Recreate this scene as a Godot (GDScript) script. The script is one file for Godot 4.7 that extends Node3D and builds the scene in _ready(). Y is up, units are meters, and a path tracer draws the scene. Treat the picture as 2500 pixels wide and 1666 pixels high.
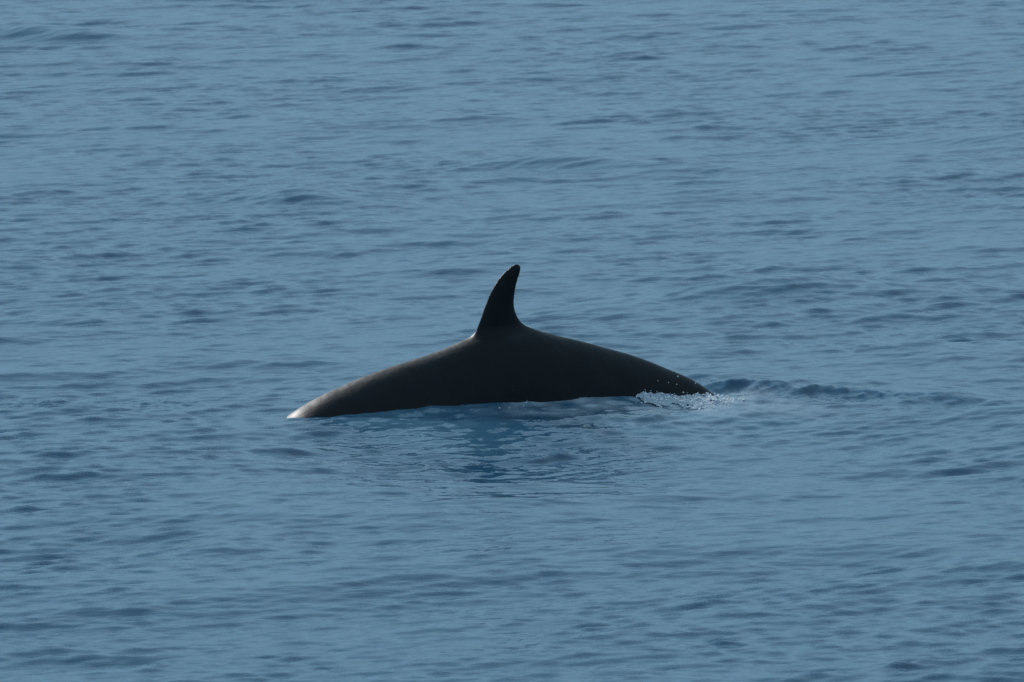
extends Node3D
# A whale's back and hooked dorsal fin in a rippled blue sea, seen through a long lens from a boat.

const CAMERA_HEIGHT := 5.777
const FIN_AT := Vector3(-1.394, 0.0, -59.062)      # where the whale's back leaves the water at the left
const WHALE_DIR := Vector3(0.88844, 0.0, -0.459)   # along the back, towards the tail
const WHALE_SIDE := Vector3(0.459, 0.0, 0.88844)   # towards the boat

# back line of the whale: distance along it and height above calm water, in metres
const BACK: Array[float] = [-0.6, -0.37, -0.35, -0.218, -0.15, -0.097, 0.0, 0.0, 0.08, 0.053, 0.241, 0.13, 0.402, 0.192, 0.565, 0.247, 0.727, 0.292, 0.89, 0.332, 1.053, 0.376, 1.175, 0.417, 1.288, 0.455, 1.45, 0.487, 1.6, 0.495, 1.714, 0.486, 1.802, 0.466, 1.871, 0.446, 2.065, 0.398, 2.247, 0.347, 2.398, 0.304, 2.55, 0.252, 2.702, 0.19, 2.816, 0.143, 2.915, 0.091, 2.975, 0.051, 3.023, 0.018, 3.15, -0.07, 3.4, -0.26, 3.6, -0.42]
# outline of the dorsal fin in the same plane
const FIN: Array[float] = [1.27, 0.38, 1.298, 0.455, 1.324, 0.518, 1.35, 0.576, 1.379, 0.65, 1.42, 0.737, 1.461, 0.801, 1.51, 0.854, 1.56, 0.893, 1.592, 0.907, 1.613, 0.907, 1.628, 0.893, 1.624, 0.855, 1.604, 0.801, 1.589, 0.741, 1.58, 0.668, 1.589, 0.611, 1.613, 0.562, 1.658, 0.514, 1.72, 0.47, 1.78, 0.4]
# half width of the body at stations along it
const WIDE: Array[float] = [-0.6, 0.3, 0.0, 0.30, 0.5, 0.33, 1.3, 0.33, 2.0, 0.29, 2.6, 0.22, 3.1, 0.15, 3.6, 0.12]

var rng := RandomNumberGenerator.new()
var wave_x := PackedFloat32Array()
var wave_z := PackedFloat32Array()
var wave_phase := PackedFloat32Array()
var wave_size := PackedFloat32Array()
var wave_band := PackedInt32Array()
var back_fine := PackedFloat32Array()
var wide_fine := PackedFloat32Array()
var fin_outline := PackedVector2Array()
var lump := FastNoiseLite.new()
var chop := FastNoiseLite.new()
var fine_chop := FastNoiseLite.new()
var patches := FastNoiseLite.new()


func _ready() -> void:
	rng.seed = 71
	view()
	make_noise()
	sea()
	whale()
	splash()
	droplets()


func view() -> void:
	var cam := Camera3D.new()
	cam.name = "camera"
	cam.position = Vector3(0, CAMERA_HEIGHT, 0)
	cam.rotation_degrees = Vector3(-5.12, 0, 0)
	cam.fov = 4.1346
	cam.near = 1.0
	cam.far = 8000.0
	var lens := CameraAttributesPhysical.new()
	lens.frustum_focal_length = 332.45
	lens.frustum_focus_distance = 59.0
	lens.frustum_near = 1.0
	lens.frustum_far = 8000.0
	lens.exposure_aperture = 16.0
	cam.attributes = lens
	add_child(cam)
	cam.current = true

	var sky_mat := ProceduralSkyMaterial.new()
	sky_mat.sky_top_color = Color(0.66, 0.8, 0.89)
	sky_mat.sky_horizon_color = Color(0.47, 0.62, 0.715)
	sky_mat.sky_curve = 0.15
	sky_mat.ground_bottom_color = Color(0.1, 0.2, 0.3)
	sky_mat.ground_horizon_color = Color(0.4, 0.55, 0.68)
	sky_mat.sun_angle_max = 1.0
	var sky := Sky.new()
	sky.sky_material = sky_mat
	var env := Environment.new()
	env.background_mode = Environment.BG_SKY
	env.sky = sky
	env.background_energy_multiplier = 1.0
	env.tonemap_mode = Environment.TONE_MAPPER_LINEAR
	env.tonemap_exposure = 1.02
	env.sdfgi_enabled = true
	env.ssao_enabled = true
	env.ssil_enabled = true
	var we := WorldEnvironment.new()
	we.name = "sky"
	we.environment = env
	add_child(we)

	var sun := DirectionalLight3D.new()
	sun.name = "sun"
	sun.light_energy = 1.5
	sun.light_angular_distance = 10.0
	sun.light_color = Color(1.0, 0.99, 0.98)
	sun.shadow_enabled = true
	sun.look_at_from_position(Vector3(-4.6, 5.0, -7.3), Vector3.ZERO)
	add_child(sun)


func make_noise() -> void:
	lump.seed = 5
	lump.noise_type = FastNoiseLite.TYPE_SIMPLEX_SMOOTH
	lump.frequency = 3.0
	lump.fractal_octaves = 3
	chop.seed = 17
	chop.noise_type = FastNoiseLite.TYPE_SIMPLEX_SMOOTH
	chop.frequency = 2.6
	chop.fractal_type = FastNoiseLite.FRACTAL_RIDGED
	chop.fractal_octaves = 3
	fine_chop.seed = 23
	fine_chop.noise_type = FastNoiseLite.TYPE_SIMPLEX_SMOOTH
	fine_chop.frequency = 9.0
	fine_chop.fractal_octaves = 3
	patches.seed = 31
	patches.noise_type = FastNoiseLite.TYPE_SIMPLEX_SMOOTH
	patches.frequency = 0.22
	patches.fractal_octaves = 3


func tag(o: Node, label: String, category: String, group := "", kind := "") -> void:
	if label: o.set_meta("label", label)
	if category: o.set_meta("category", category)
	if group: o.set_meta("group", group)
	if kind: o.set_meta("kind", kind)


func table(t: Array[float], x: float) -> float:
	# smooth (Catmull-Rom like) look-up in a list of pairs
	var n := t.size() / 2
	if x <= t[0]: return t[1]
	if x >= t[2 * n - 2]: return t[2 * n - 1]
	var i := 0
	while t[2 * i + 2] < x: i += 1
	var x1 := t[2 * i]
	var x2 := t[2 * i + 2]
	var y1 := t[2 * i + 1]
	var y2 := t[2 * i + 3]
	var i0 := maxi(i - 1, 0)
	var i3 := mini(i + 2, n - 1)
	var m1 := (y2 - t[2 * i0 + 1]) / (x2 - t[2 * i0])
	var m2 := (t[2 * i3 + 1] - y1) / (t[2 * i3] - x1)
	var h := x2 - x1
	var u := (x - x1) / h
	return (2 * u * u * u - 3 * u * u + 1) * y1 + (u * u * u - 2 * u * u + u) * h * m1 + (-2 * u * u * u + 3 * u * u) * y2 + (u * u * u - u * u) * h * m2


# ------------------------------------------------------------------ the sea

func swell(x: float, z: float) -> float:
	# water heaped up round the whale, the ridge it trails, and choppy patches
	var h := 0.0
	var s := (x - FIN_AT.x) * WHALE_DIR.x + (z - FIN_AT.z) * WHALE_DIR.z
	var side := (x - FIN_AT.x) * WHALE_SIDE.x + (z - FIN_AT.z) * WHALE_SIDE.z
	var off := side - 0.26 * smoothstep(-0.1, 0.5, s) * (1.0 - 0.75 * smoothstep(2.0, 3.1, s))
	var reach := 0.25 if off > 0.0 else 0.5
	h -= 0.14 * exp(-pow((off - 1.9) / (1.15 if off < 1.9 else 3.4), 2.0)) * smoothstep(-2.0, 0.6, s) * (1.0 - smoothstep(2.2, 5.0, s))
	h += 0.092 * exp(-absf(off) / reach) * smoothstep(-0.3, 1.5, s) * (1.0 - 0.85 * smoothstep(2.0, 3.1, s)) * (1.0 - smoothstep(3.2, 3.8, s))
	if off > -0.1 and off < 1.6:
		h += 0.006 * fine_chop.get_noise_2d(x * 0.8, z * 0.8) * smoothstep(-0.1, 0.1, off) * (1.0 - smoothstep(0.7, 1.6, off)) * smoothstep(-0.4, 0.2, s) * (1.0 - smoothstep(3.0, 3.6, s))
	# ridge behind the tail: centre line bends towards the boat at the right
	if x > 0.6 and x < 4.6:
		var zc := -60.95 + 0.62 * pow(maxf(x - 1.2, 0.0) / 1.9, 1.3)
		var along := smoothstep(0.95, 1.4, x) * (1.0 - smoothstep(1.9, 3.9, x))
		var d := z - zc + 0.05 * lump.get_noise_2d(x * 0.5, 3.0)
		h += 0.055 * along * exp(-pow(d / (0.14 if d > 0.0 else 0.6), 2.0))
		var m := along * (exp(-pow((d - 0.1) / 0.2, 2.0)) + 0.35 * exp(-pow((d - 0.5) / 0.4, 2.0)))
		h += m * (0.007 * chop.get_noise_2d(x * 0.5, z * 1.3) + 0.014 * fine_chop.get_noise_2d(x * 1.0, z * 0.9))
	# ruffled patch to the left of the whale
	if x < -1.4:
		var m2 := exp(-pow((x + 2.75) / 0.75, 4.0)) * exp(-pow((z + 60.0 - 0.25 * (x + 2.7)) / 0.42, 2.0))
		h += m2 * 0.015 * fine_chop.get_noise_2d(x * 1.5, z * 0.8)
	return h


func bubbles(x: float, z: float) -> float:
	# stirred-in air, plus painted lightening over the dark reflection by the flank
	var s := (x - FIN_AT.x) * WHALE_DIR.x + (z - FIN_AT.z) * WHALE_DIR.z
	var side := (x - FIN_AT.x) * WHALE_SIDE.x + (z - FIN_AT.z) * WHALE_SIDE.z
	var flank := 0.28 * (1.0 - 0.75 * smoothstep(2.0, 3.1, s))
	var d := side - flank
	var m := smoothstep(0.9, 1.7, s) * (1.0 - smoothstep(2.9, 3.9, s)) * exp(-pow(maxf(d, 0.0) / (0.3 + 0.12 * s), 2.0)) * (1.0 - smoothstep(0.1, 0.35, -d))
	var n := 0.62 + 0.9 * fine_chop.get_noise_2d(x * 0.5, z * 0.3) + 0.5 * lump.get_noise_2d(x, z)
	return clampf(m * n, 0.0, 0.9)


func painted_sheen(x: float, z: float) -> float:
	# sky sheen painted into the colour, covering the whale's dark reflection
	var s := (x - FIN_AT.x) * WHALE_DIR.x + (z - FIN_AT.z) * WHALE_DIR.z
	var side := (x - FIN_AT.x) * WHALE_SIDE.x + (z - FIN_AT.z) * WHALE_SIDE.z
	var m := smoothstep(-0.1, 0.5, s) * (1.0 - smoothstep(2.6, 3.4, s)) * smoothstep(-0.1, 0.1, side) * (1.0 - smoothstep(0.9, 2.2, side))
	m *= 1.0 - 1.0 * exp(-pow((s - 1.5 + 0.25 * side) / 0.36, 2.0))  # unpainted gap keeps the fin's dark reflection
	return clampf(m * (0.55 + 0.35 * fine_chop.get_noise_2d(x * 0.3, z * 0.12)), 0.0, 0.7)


# low swells that stand out: centre x and z, half length, height, lean of the crest line
const SWELLS: Array[float] = [1.9, -67.9, 0.95, 0.05, -0.12, 2.7, -50.9, 0.55, 0.022, -0.3, -4.9, -100.4, 1.0, 0.05, 0.0, 0.5, -81.2, 1.1, 0.04, -0.1, -1.7, -77.2, 0.6, 0.03, -0.1, -1.55, -51.8, 0.4, 0.016, -0.3, 4.6, -84.5, 0.9, 0.035, -0.2]


func low_swells(x: float, z: float) -> float:
	var h := 0.0
	for i in range(0, SWELLS.size(), 5):
		var dx := x - SWELLS[i]
		var dz := z - SWELLS[i + 1] - SWELLS[i + 4] * dx + 0.12 * sin(dx * 2.6 + i)
		if absf(dz) > 3.0: continue
		var half := SWELLS[i + 2]
		if absf(dx) > half * 2.2: continue
		h += 2.7 * SWELLS[i + 3] * exp(-pow(dx / half, 2.0)) * exp(-pow(dz / (0.5 if dz > 0.0 else 1.1), 2.0))
	return h


func near_whale(x: float, z: float) -> bool:
	return absf(x) < 4.6 and z < -52.0 and z > -62.8


func joined(x: float, z: float, ripples: float, wavelets: float, long_waves: float) -> float:
	# gusts make the ripples uneven; crests are sharper than troughs
	var a0 := ripples * clampf(1.0 + 1.1 * patches.get_noise_2d(x, z * 0.6), 0.7, 1.3)
	var a1 := wavelets * clampf(1.0 + 1.0 * patches.get_noise_2d(x * 2.0 + 50.0, z * 1.2), 0.6, 1.35)
	return a0 + 16.0 * a0 * a0 + a1 + 6.0 * a1 * a1 + long_waves


func sea_height(x: float, z: float) -> float:
	var sums := [0.0, 0.0, 0.0]
	for w in wave_x.size():
		sums[wave_band[w]] += wave_size[w] * cos(wave_x[w] * x + wave_z[w] * z + wave_phase[w])
	return joined(x, z, sums[0], sums[1], sums[2]) + swell(x, z)


func sea() -> void:
	# columns and rows: fine where the lens looks, widening to the horizon
	var xs := PackedFloat32Array()
	var right := PackedFloat32Array()
	var x := 0.0
	var dx := 0.024
	while x < 4000.0:
		right.append(x)
		if x > 5.8: dx *= 1.13
		x += dx
	for i in range(right.size() - 1, 0, -1): xs.append(-right[i])
	xs.append_array(right)
	var zs := PackedFloat32Array()
	var back := PackedFloat32Array()
	var d := 44.0
	var dz := 0.03
	while d > -300.0:
		back.append(-d)
		dz *= 1.05
		d -= dz
	for i in range(back.size() - 1, 0, -1): zs.append(back[i])
	d = 44.0
	while d < 5000.0:
		zs.append(-d)
		dz = 0.027 + 0.022 * (d - 44.0) / 60.0
		if absf(d - 60.1) < 1.2: dz = 0.023
		if d > 112.0: dz = 0.06 + (d - 112.0) * 0.09
		d += dz
	var nx := xs.size()
	var nz := zs.size()

	# the waves: two crossing wind seas and ripples on them
	var waves := 76
	var cxs: Array[PackedFloat32Array] = []
	var sxs: Array[PackedFloat32Array] = []
	var czs: Array[PackedFloat32Array] = []
	var szs: Array[PackedFloat32Array] = []
	var amp := PackedFloat32Array()
	var band := PackedInt32Array()
	for w in waves:
		var f := (w + rng.randf()) / waves
		var lam := 0.075 * pow(60.0, f)            # 8.5 cm to 5 m
		var k := TAU / lam
		var a := deg_to_rad(90.0 - 30.0 + rng.randfn(0.0, lerpf(14.0, 16.0, f)))
		var slope := 0.0295 * (1.5 - 0.85 * smoothstep(0.18, 0.42, f) - 0.28 * smoothstep(0.45, 0.85, f))
		amp.append(slope / k)
		band.append(0 if lam < 0.3 else (1 if lam < 1.1 else 2))
		wave_size.append(slope / k)
		wave_band.append(band[w])
		var kx := k * cos(a)
		var kz := k * sin(a)
		var ph := rng.randf() * TAU
		wave_x.append(kx)
		wave_z.append(kz)
		wave_phase.append(ph)
		var c := PackedFloat32Array()
		var s := PackedFloat32Array()
		c.resize(nx)
		s.resize(nx)
		for i in nx:
			var step := xs[mini(i + 1, nx - 1)] - xs[maxi(i - 1, 0)]
			var att := clampf((TAU / (absf(kx) + 0.15 * k) / (step * 0.5) - 2.2) / 1.2, 0.0, 1.0)
			c[i] = cos(kx * xs[i] + ph) * att
			s[i] = sin(kx * xs[i] + ph) * att
		cxs.append(c)
		sxs.append(s)
		c = PackedFloat32Array()
		s = PackedFloat32Array()
		c.resize(nz)
		s.resize(nz)
		for j in nz:
			var step := absf(zs[mini(j + 1, nz - 1)] - zs[maxi(j - 1, 0)])
			var att := clampf((TAU / (absf(kz) + 0.15 * k) / (step * 0.5) - 2.2) / 1.2, 0.0, 1.0)
			c[j] = cos(kz * zs[j]) * att
			s[j] = sin(kz * zs[j]) * att
		czs.append(c)
		szs.append(s)

	var pos := PackedVector3Array()
	var nor := PackedVector3Array()
	pos.resize(nx * nz)
	nor.resize(nx * nz)
	var hh := PackedFloat32Array()
	hh.resize(nx * nz)
	var col := PackedColorArray()
	col.resize(nx * nz)
	var uvs := PackedVector2Array()                    # along and across the ripples' crests
	uvs.resize(nx * nz)
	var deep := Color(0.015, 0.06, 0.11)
	var sheen_tint := Color(0.07, 0.15, 0.21)  # painted stand-in for reflected sky in front of the whale
	var milky := Color(0.2, 0.25, 0.3)  # aerated water, also painting over the dark reflection along the waterline
	col.fill(deep)
	var rows: Array[PackedFloat32Array] = []
	for b in 3:
		var r := PackedFloat32Array()
		r.resize(nx)
		rows.append(r)
	for j in nz:
		for b in 3:
			var r := rows[b]
			r.fill(0.0)
			for w in waves:
				if band[w] != b: continue
				var aa := amp[w] * czs[w][j]
				var bb := -amp[w] * szs[w][j]
				var c := cxs[w]
				var s := sxs[w]
				for i in nx:
					r[i] += c[i] * aa + s[i] * bb
			rows[b] = r
		var r0 := rows[0]
		var r1 := rows[1]
		var r2 := rows[2]
		var z := zs[j]
		var swelling := false
		for i in range(1, SWELLS.size(), 5):
			if absf(z - SWELLS[i]) < 3.7: swelling = true
		for i in nx:
			var px := xs[i]
			var h := joined(px, z, r0[i], r1[i], r2[i])
			if swelling and absf(px) < 7.0: h += low_swells(px, z)
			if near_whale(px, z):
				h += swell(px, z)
				col[j * nx + i] = deep.lerp(sheen_tint, painted_sheen(px, z)).lerp(milky, bubbles(px, z))
			var n := j * nx + i
			hh[n] = h
			pos[n] = Vector3(px, h, z)
			uvs[n] = Vector2((px * 0.86 - z * 0.5) / 4.3, (px * 0.5 + z * 0.86) / 1.7)
	for j in nz:
		var ja := maxi(j - 1, 0)
		var jb := mini(j + 1, nz - 1)
		var iz := 1.0 / (zs[jb] - zs[ja])
		for i in nx:
			var ia := maxi(i - 1, 0)
			var ib := mini(i + 1, nx - 1)
			nor[j * nx + i] = Vector3((hh[j * nx + ia] - hh[j * nx + ib]) / (xs[ib] - xs[ia]), 1.0, (hh[ja * nx + i] - hh[jb * nx + i]) * iz).normalized()
	var idx := PackedInt32Array()
	idx.resize((nx - 1) * (nz - 1) * 6)
	var q := 0
	for j in nz - 1:
		for i in nx - 1:
			var n := j * nx + i
			idx[q] = n
			idx[q + 1] = n + nx
			idx[q + 2] = n + 1
			idx[q + 3] = n + 1
			idx[q + 4] = n + nx
			idx[q + 5] = n + nx + 1
			q += 6
	print("sea ", nx, " x ", nz, " at ", Time.get_ticks_msec())
	var arrays := []
	arrays.resize(Mesh.ARRAY_MAX)
	arrays[Mesh.ARRAY_VERTEX] = pos
	arrays[Mesh.ARRAY_NORMAL] = nor
	arrays[Mesh.ARRAY_COLOR] = col
	arrays[Mesh.ARRAY_TEX_UV] = uvs
	arrays[Mesh.ARRAY_INDEX] = idx
	var mesh := ArrayMesh.new()
	mesh.add_surface_from_arrays(Mesh.PRIMITIVE_TRIANGLES, arrays)
	var m := StandardMaterial3D.new()
	m.resource_name = "sea_water"
	m.vertex_color_use_as_albedo = true
	m.roughness = 0.1
	m.metallic_specular = 0.36
	var cats_paws := FastNoiseLite.new()
	cats_paws.seed = 77
	cats_paws.noise_type = FastNoiseLite.TYPE_SIMPLEX_SMOOTH
	cats_paws.frequency = 0.022
	cats_paws.fractal_octaves = 3
	var relief := NoiseTexture2D.new()
	relief.width = 1024
	relief.height = 1024
	relief.seamless = true
	relief.noise = cats_paws
	m.heightmap_enabled = true
	m.heightmap_texture = relief
	m.heightmap_scale = 0.28
	mesh.surface_set_material(0, m)
	var o := MeshInstance3D.new()
	o.name = "sea"
	o.mesh = mesh
	tag(o, "rippled blue sea all around the whale", "", "", "structure")
	add_child(o)


# ------------------------------------------------------------------ the whale

func fin_distance(p: Vector2) -> float:
	# signed distance to the fin's outline, negative inside
	var best := 1e9
	var inside := false
	var n := fin_outline.size()
	var a := fin_outline[n - 1]
	for i in n:
		var b := fin_outline[i]
		var e := b - a
		var w := p - a
		var q := w - e * clampf(w.dot(e) / e.dot(e), 0.0, 1.0)
		best = minf(best, q.length_squared())
		if (a.y > p.y) != (b.y > p.y) and p.x < (b.x - a.x) * (p.y - a.y) / (b.y - a.y) + a.x:
			inside = not inside
		a = b
	return -sqrt(best) if inside else sqrt(best)


func body_distance(s: float, y: float, z: float, top: float, a: float) -> float:
	var yc := minf(-0.3, top - 0.28)
	var b := top - yc
	var u := z / a
	var v := (y - yc) / b
	var rho := sqrt(u * u + v * v) + 1e-6
	var g := sqrt(u * u / (a * a) + v * v / (b * b)) + 1e-6
	return rho * (rho - 1.0) / g


func whale_field(s: float, y: float, z: float, top: float, a: float, fd: float) -> float:
	var f := body_distance(s, y, z, top, a)
	if fd < 0.4:
		var t := lerpf(0.045, 0.014, clampf((y - 0.45) / 0.45, 0.0, 1.0))
		var r := lerpf(0.11, 0.04, clampf((y - 0.45) / 0.45, 0.0, 1.0))
		var e := maxf(1.0 + fd / r, 0.0)
		var u := z / t
		var rho := sqrt(u * u + e * e) + 1e-6
		var g := sqrt(u * u / (t * t) + e * e / (r * r)) + 1e-6
		var ff := rho * (rho - 1.0) / g
		if fd > 0.0: ff = maxf(ff, fd * 0.9)
		var k := 0.05
		var h := maxf(k - absf(f - ff), 0.0) / k
		f = minf(f, ff) - h * h * k * 0.25
	return maxf(f, -0.36 - y)


func quick(t: PackedFloat32Array, s: float) -> float:
	# tables at every 4 mm from -0.6 m
	var u := clampf((s + 0.6) * 250.0, 0.0, t.size() - 1.001)
	var i := int(u)
	return lerpf(t[i], t[i + 1], u - i)


func full_field(p: Vector3) -> float:
	var fd := 9.0
	if p.x > 0.9 and p.x < 2.2 and p.y > 0.1: fd = fin_distance(Vector2(p.x, p.y))
	var f := whale_field(p.x, p.y, p.z, quick(back_fine, p.x), quick(wide_fine, p.x), fd)
	# shallow dents and folds of the skin, running down and back
	var q := Vector3(p.x * 1.0 + p.y * 0.8, p.y * 0.6 - p.x * 0.25, p.z)
	var calm := 1.0 - smoothstep(0.5, 0.6, p.y)
	return f - calm * 0.003 * lump.get_noise_3dv(q * 1.1)


func whale() -> void:
	for i in 1076:
		back_fine.append(table(BACK, -0.6 + i * 0.004))
		wide_fine.append(table(WIDE, -0.6 + i * 0.004))
	# smooth the fin's outline
	var n := FIN.size() / 2
	var c := Curve2D.new()
	for i in n:
		var p := Vector2(FIN[2 * i], FIN[2 * i + 1])
		var prev := Vector2(FIN[2 * maxi(i - 1, 0)], FIN[2 * maxi(i - 1, 0) + 1])
		var next := Vector2(FIN[2 * mini(i + 1, n - 1)], FIN[2 * mini(i + 1, n - 1) + 1])
		var t := (next - prev) / 6.0
		c.add_point(p, -t, t)
	for i in n - 1:
		for k in 4:
			fin_outline.append(c.sample(i, k / 4.0))
	fin_outline.append(Vector2(FIN[2 * n - 2], FIN[2 * n - 1]))

	var cell := 0.012
	var s0 := -0.5
	var y0 := -0.38
	var z0 := -0.42 - 0.012 * 0.0
	var ns := 338
	var ny := 110
	var nz := 71
	var mid := 35                                      # the grid is mirrored about z = 0
	var field := PackedFloat32Array()
	field.resize(ns * ny * nz)
	field.fill(1.0)
	var live := PackedByteArray()                      # columns worth visiting
	live.resize(ns * ny)
	for i in ns:
		var s := s0 + i * cell
		var top := table(BACK, s)
		var a := table(WIDE, s)
		for j in ny:
			var y := y0 + j * cell
			var by_fin := s > 0.95 and s < 2.1 and y > 0.1
			if y > top + 0.03 and not (by_fin and s > 1.2 and s < 1.9): continue
			live[i * ny + j] = 1
			var fd := fin_distance(Vector2(s, y)) if by_fin else 9.0
			var at := (i * ny + j) * nz
			for k in range(0, mid + 1):
				var f := whale_field(s, y, k * cell, top, a, fd)
				field[at + mid + k] = f
				field[at + mid - k] = f
	print("whale field at ", Time.get_ticks_msec())
	var vert := PackedInt32Array()
	vert.resize(ns * ny * nz)
	vert.fill(-1)
	var pts := PackedVector3Array()
	var sj := nz
	var si := ny * nz
	var corner := PackedInt32Array([0, 1, sj, sj + 1, si, si + 1, si + sj, si + sj + 1])
	for i in ns - 1:
		for j in ny - 1:
			if not (live[i * ny + j] or live[(i + 1) * ny + j]): continue
			var base := (i * ny + j) * nz
			for k in nz - 1:
				var at := base + k
				var neg := field[at] < 0.0
				if (field[at + 1] < 0.0) == neg and (field[at + sj] < 0.0) == neg and (field[at + si] < 0.0) == neg and (field[at + sj + 1] < 0.0) == neg and (field[at + si + 1] < 0.0) == neg and (field[at + si + sj] < 0.0) == neg and (field[at + si + sj + 1] < 0.0) == neg:
					continue
				# mean of the crossings on the twelve edges
				var sum := Vector3.ZERO
				var count := 0
				for e in 12:
					var axis := e / 4
					var q := e % 4
					var ca := [[0, 1, 2, 3], [0, 1, 4, 5], [0, 2, 4, 6]][axis][q] as int
					var cb := ca + [4, 2, 1][axis] as int
					var fa := field[at + corner[ca]]
					var fb := field[at + corner[cb]]
					if (fa < 0.0) != (fb < 0.0):
						var t := fa / (fa - fb)
						var pa := Vector3(ca >> 2 & 1, ca >> 1 & 1, ca & 1)
						var pb := Vector3(cb >> 2 & 1, cb >> 1 & 1, cb & 1)
						sum += pa.lerp(pb, t)
						count += 1
				vert[at] = pts.size()
				pts.append(Vector3(s0 + i * cell, y0 + j * cell, z0 + k * cell) + sum / count * cell)
	# settle the vertices on the surface and take normals from the field
	var nors := PackedVector3Array()
	nors.resize(pts.size())
	for v in pts.size():
		var p := pts[v]
		for turn in 2:
			var e := 0.004
			var f := full_field(p)
			var g := Vector3(full_field(p + Vector3(e, 0, 0)) - f, full_field(p + Vector3(0, e, 0)) - f, full_field(p + Vector3(0, 0, e)) - f) / e
			if turn == 0 and p.y > -0.3:
				p -= g * clampf(f / maxf(g.length_squared(), 0.1), -0.01, 0.01)
			nors[v] = g.normalized()
		pts[v] = p
	var idx := PackedInt32Array()
	for i in range(1, ns - 1):
		for j in range(1, ny - 1):
			if not (live[i * ny + j] or live[(i + 1) * ny + j]): continue
			var base := (i * ny + j) * nz
			for k in range(1, nz - 1):
				var at := base + k
				var fa := field[at] < 0.0
				for axis in 3:
					var other := at + (si if axis == 0 else (sj if axis == 1 else 1))
					if (field[other] < 0.0) == fa: continue
					var u := sj if axis == 0 else (1 if axis == 1 else si)
					var w := 1 if axis == 0 else (si if axis == 1 else sj)
					var a := vert[at - u - w]
					var b := vert[at - w]
					var cc := vert[at]
					var d := vert[at - u]
					if a < 0 or b < 0 or cc < 0 or d < 0: continue
					if fa:
						idx.append_array(PackedInt32Array([a, cc, b, a, d, cc]))
					else:
						idx.append_array(PackedInt32Array([a, b, cc, a, cc, d]))
	print("whale ", pts.size(), " points at ", Time.get_ticks_msec())
	var arrays := []
	arrays.resize(Mesh.ARRAY_MAX)
	arrays[Mesh.ARRAY_VERTEX] = pts
	arrays[Mesh.ARRAY_NORMAL] = nors
	arrays[Mesh.ARRAY_INDEX] = idx
	var mesh := ArrayMesh.new()
	mesh.add_surface_from_arrays(Mesh.PRIMITIVE_TRIANGLES, arrays)
	var m := StandardMaterial3D.new()
	m.resource_name = "wet_whale_skin"
	m.albedo_color = Color.WHITE
	m.roughness = 0.55
	m.metallic_specular = 0.15
	m.clearcoat_enabled = true                         # the film of water on it
	m.clearcoat = 0.24
	m.clearcoat_roughness = 0.44
	var mottle := FastNoiseLite.new()
	mottle.seed = 8
	mottle.frequency = 0.012
	mottle.fractal_octaves = 5
	var nt := NoiseTexture2D.new()
	nt.width = 512
	nt.height = 512
	nt.seamless = true
	nt.noise = mottle
	var ramp := Gradient.new()
	ramp.set_color(0, Color(0.0003, 0.0014, 0.003).linear_to_srgb())
	ramp.set_color(1, Color(0.0012, 0.0036, 0.007).linear_to_srgb())
	nt.color_ramp = ramp
	m.albedo_texture = nt
	var creases := FastNoiseLite.new()
	creases.seed = 12
	creases.frequency = 0.02
	creases.fractal_octaves = 4
	var ct := NoiseTexture2D.new()
	ct.width = 512
	ct.height = 512
	ct.seamless = true
	ct.noise = creases
	m.heightmap_enabled = true
	m.heightmap_texture = ct
	m.heightmap_scale = 0.6
	m.uv1_triplanar = true
	m.uv1_scale = Vector3(0.9, 0.9, 0.9)
	mesh.surface_set_material(0, m)
	var o := MeshInstance3D.new()
	o.name = "whale"
	o.mesh = mesh
	o.transform = Transform3D(Basis(WHALE_DIR, Vector3.UP, WHALE_SIDE), FIN_AT)
	tag(o, "dark grey whale arching its wet back and hooked dorsal fin out of the sea", "whale")
	add_child(o)


func beside_whale(s: float, off: float) -> Vector2:
	# a place on the water: distance along the whale and out from its near flank
	var side := off + 0.27 * (1.0 - 0.8 * smoothstep(2.0, 3.1, s))
	var p := FIN_AT + WHALE_DIR * s + WHALE_SIDE * side
	return Vector2(p.x, p.z)


func foam_amount(s: float, off: float, s0: float, s1: float, wide: float) -> float:
	var u := (s - s0) / (s1 - s0)
	var edge := wide * (0.35 + 0.65 * sin(PI * pow(clampf(u, 0.0, 1.0), 0.75)))
	var inside := smoothstep(0.0, 0.12, u) * (1.0 - smoothstep(0.55, 1.0, u)) * smoothstep(-0.12, -0.02, off) * (1.0 - smoothstep(edge * 0.4, edge, off))
	return inside


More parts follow.
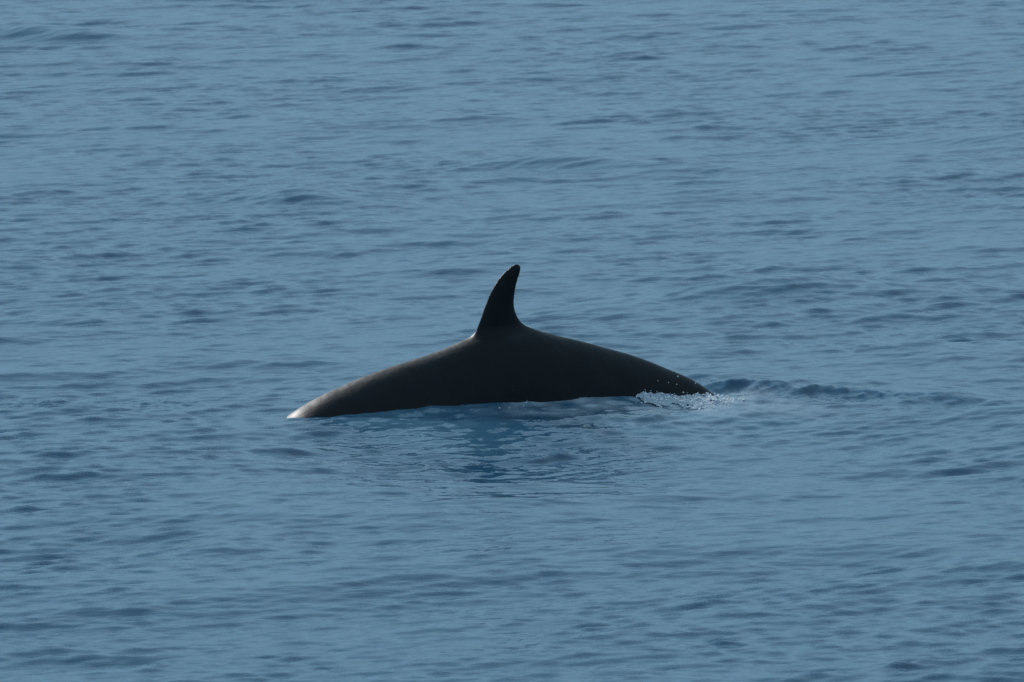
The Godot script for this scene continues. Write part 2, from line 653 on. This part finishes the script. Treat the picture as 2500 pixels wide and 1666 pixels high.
func foam(called: String, label: String, s0: float, s1: float, wide: float, high: float, bubbles_wanted: int, seed_value: int, cut: float) -> void:
	var root := Node3D.new()
	root.name = called
	var mid := beside_whale((s0 + s1) * 0.5, wide * 0.4)
	root.position = Vector3(mid.x, 0.0, mid.y)
	tag(root, label, "foam")
	add_child(root)
	var lace := FastNoiseLite.new()
	lace.seed = seed_value
	lace.noise_type = FastNoiseLite.TYPE_SIMPLEX_SMOOTH
	lace.frequency = 9.0
	lace.fractal_type = FastNoiseLite.FRACTAL_RIDGED
	lace.fractal_octaves = 3
	var heap := FastNoiseLite.new()
	heap.seed = seed_value + 1
	heap.frequency = 6.0
	heap.fractal_octaves = 4
	# a torn sheet of froth
	var step := 0.007
	var nu := int((s1 - s0) / step)
	var nv := int((wide + 0.1) / step)
	var pts := PackedVector3Array()
	var amount := PackedFloat32Array()
	for i in nu + 1:
		for j in nv + 1:
			var s := s0 + i * step
			var off := -0.08 + j * step
			var a := foam_amount(s, off, s0, s1, wide)
			var p := beside_whale(s, off)
			var l := lace.get_noise_2d(p.x, p.y * 0.6)
			var t := heap.get_noise_2d(p.x, p.y * 0.7)
			amount.append(a * (0.62 + 0.75 * l + 0.7 * t) if a > 0.01 else -1.0)
			var y := (sea_height(p.x, p.y) if a > 0.01 else 0.0) - 0.009 + a * high * (1.0 - 0.65 * float(i) / nu) * (0.55 + 0.9 * t + 0.35 * l)
			pts.append(Vector3(p.x, y, p.y) - root.position)
	var st := SurfaceTool.new()
	st.begin(Mesh.PRIMITIVE_TRIANGLES)
	for v in pts: st.add_vertex(v)
	var spots: Array[Vector3] = []
	for i in nu:
		for j in nv:
			var n := i * (nv + 1) + j
			if amount[n] > cut:
				for q in [n, n + nv + 1, n + 1, n + 1, n + nv + 1, n + nv + 2]: st.add_index(q)
			if amount[n] > cut * 0.55: spots.append(pts[n])
	st.generate_normals()
	var m := StandardMaterial3D.new()
	m.resource_name = "froth"
	m.albedo_color = Color(0.3, 0.35, 0.4).linear_to_srgb()
	m.roughness = 0.85
	m.metallic_specular = 0.25
	st.set_material(m)
	var sheet := MeshInstance3D.new()
	sheet.name = "froth"
	sheet.mesh = st.commit()
	root.add_child(sheet, true)
	# the bubbles that stand on it
	var ball := SphereMesh.new()
	ball.radius = 1.0
	ball.height = 2.0
	ball.radial_segments = 8
	ball.rings = 4
	var bm := StandardMaterial3D.new()
	bm.resource_name = "foam_bubble"
	bm.albedo_color = Color(0.66, 0.69, 0.72).linear_to_srgb()
	bm.roughness = 0.75
	bm.metallic_specular = 0.3
	ball.material = bm
	var mm := MultiMesh.new()
	mm.transform_format = MultiMesh.TRANSFORM_3D
	mm.mesh = ball
	mm.instance_count = bubbles_wanted
	var g := RandomNumberGenerator.new()
	g.seed = seed_value
	for i in bubbles_wanted:
		var p := spots[g.randi_range(0, spots.size() - 1)]
		var r := 0.002 + 0.0045 * pow(g.randf(), 3.0)
		var b := Basis.from_euler(Vector3(g.randf(), g.randf() * TAU, g.randf())).scaled(Vector3(r * g.randf_range(0.8, 1.8), r, r * g.randf_range(0.8, 1.6)))
		mm.set_instance_transform(i, Transform3D(b, p + Vector3(g.randf_range(-0.004, 0.004), g.randf_range(-0.002, 0.006) + high * 0.25 * pow(g.randf(), 6.0), g.randf_range(-0.004, 0.004))))
	var o := MultiMeshInstance3D.new()
	o.name = "bubbles"
	o.multimesh = mm
	o.set_meta("kind", "stuff")
	root.add_child(o, true)


func splash() -> void:
	foam("splash_foam", "white churned foam against the low end of the back, right of the fin", 2.28, 3.3, 0.46, 0.045, 700, 41, 0.46)
	foam("foam_streak", "thin broken foam streak at the waterline below the dorsal fin", 1.12, 1.8, 0.13, 0.008, 45, 57, 0.72)


func droplets() -> void:
	# single drops flung over the dark flank near the foam: along the whale, height, size
	var where: Array[float] = [2.36, 0.1, 0.9, 2.64, 0.167, 1.2, 2.63, 0.118, 0.9, 2.56, 0.135, 0.8, 2.47, 0.152, 0.75, 2.79, 0.115, 1.0, 2.9, 0.118, 1.35]
	var which: Array[String] = [
		"tiny white droplet against the dark flank, leftmost above the start of the foam",
		"bright white droplet against the dark flank, highest of the flung drops",
		"small white droplet directly below the highest flung drop",
		"very small white droplet, third from the left over the foam",
		"tiny white droplet second from the left, well above the foam edge",
		"white droplet low over the foam, second from the right",
		"largest white droplet, rightmost, by the upper edge of the tail end",
	]
	var drop := SphereMesh.new()
	drop.radius = 0.0034
	drop.height = 0.008
	drop.radial_segments = 12
	drop.rings = 6
	var m := StandardMaterial3D.new()
	m.resource_name = "water_drop"
	m.albedo_color = Color(0.48, 0.52, 0.56).linear_to_srgb()
	m.roughness = 0.4
	drop.material = m
	for i in which.size():
		var o := MeshInstance3D.new()
		o.name = "water_droplet"
		o.mesh = drop
		var p := beside_whale(where[3 * i], 0.1)
		o.position = Vector3(p.x, where[3 * i + 1], p.y)
		o.scale = Vector3.ONE * where[3 * i + 2]
		tag(o, which[i], "droplet", "droplets flung up beside the foam")
		add_child(o, true)
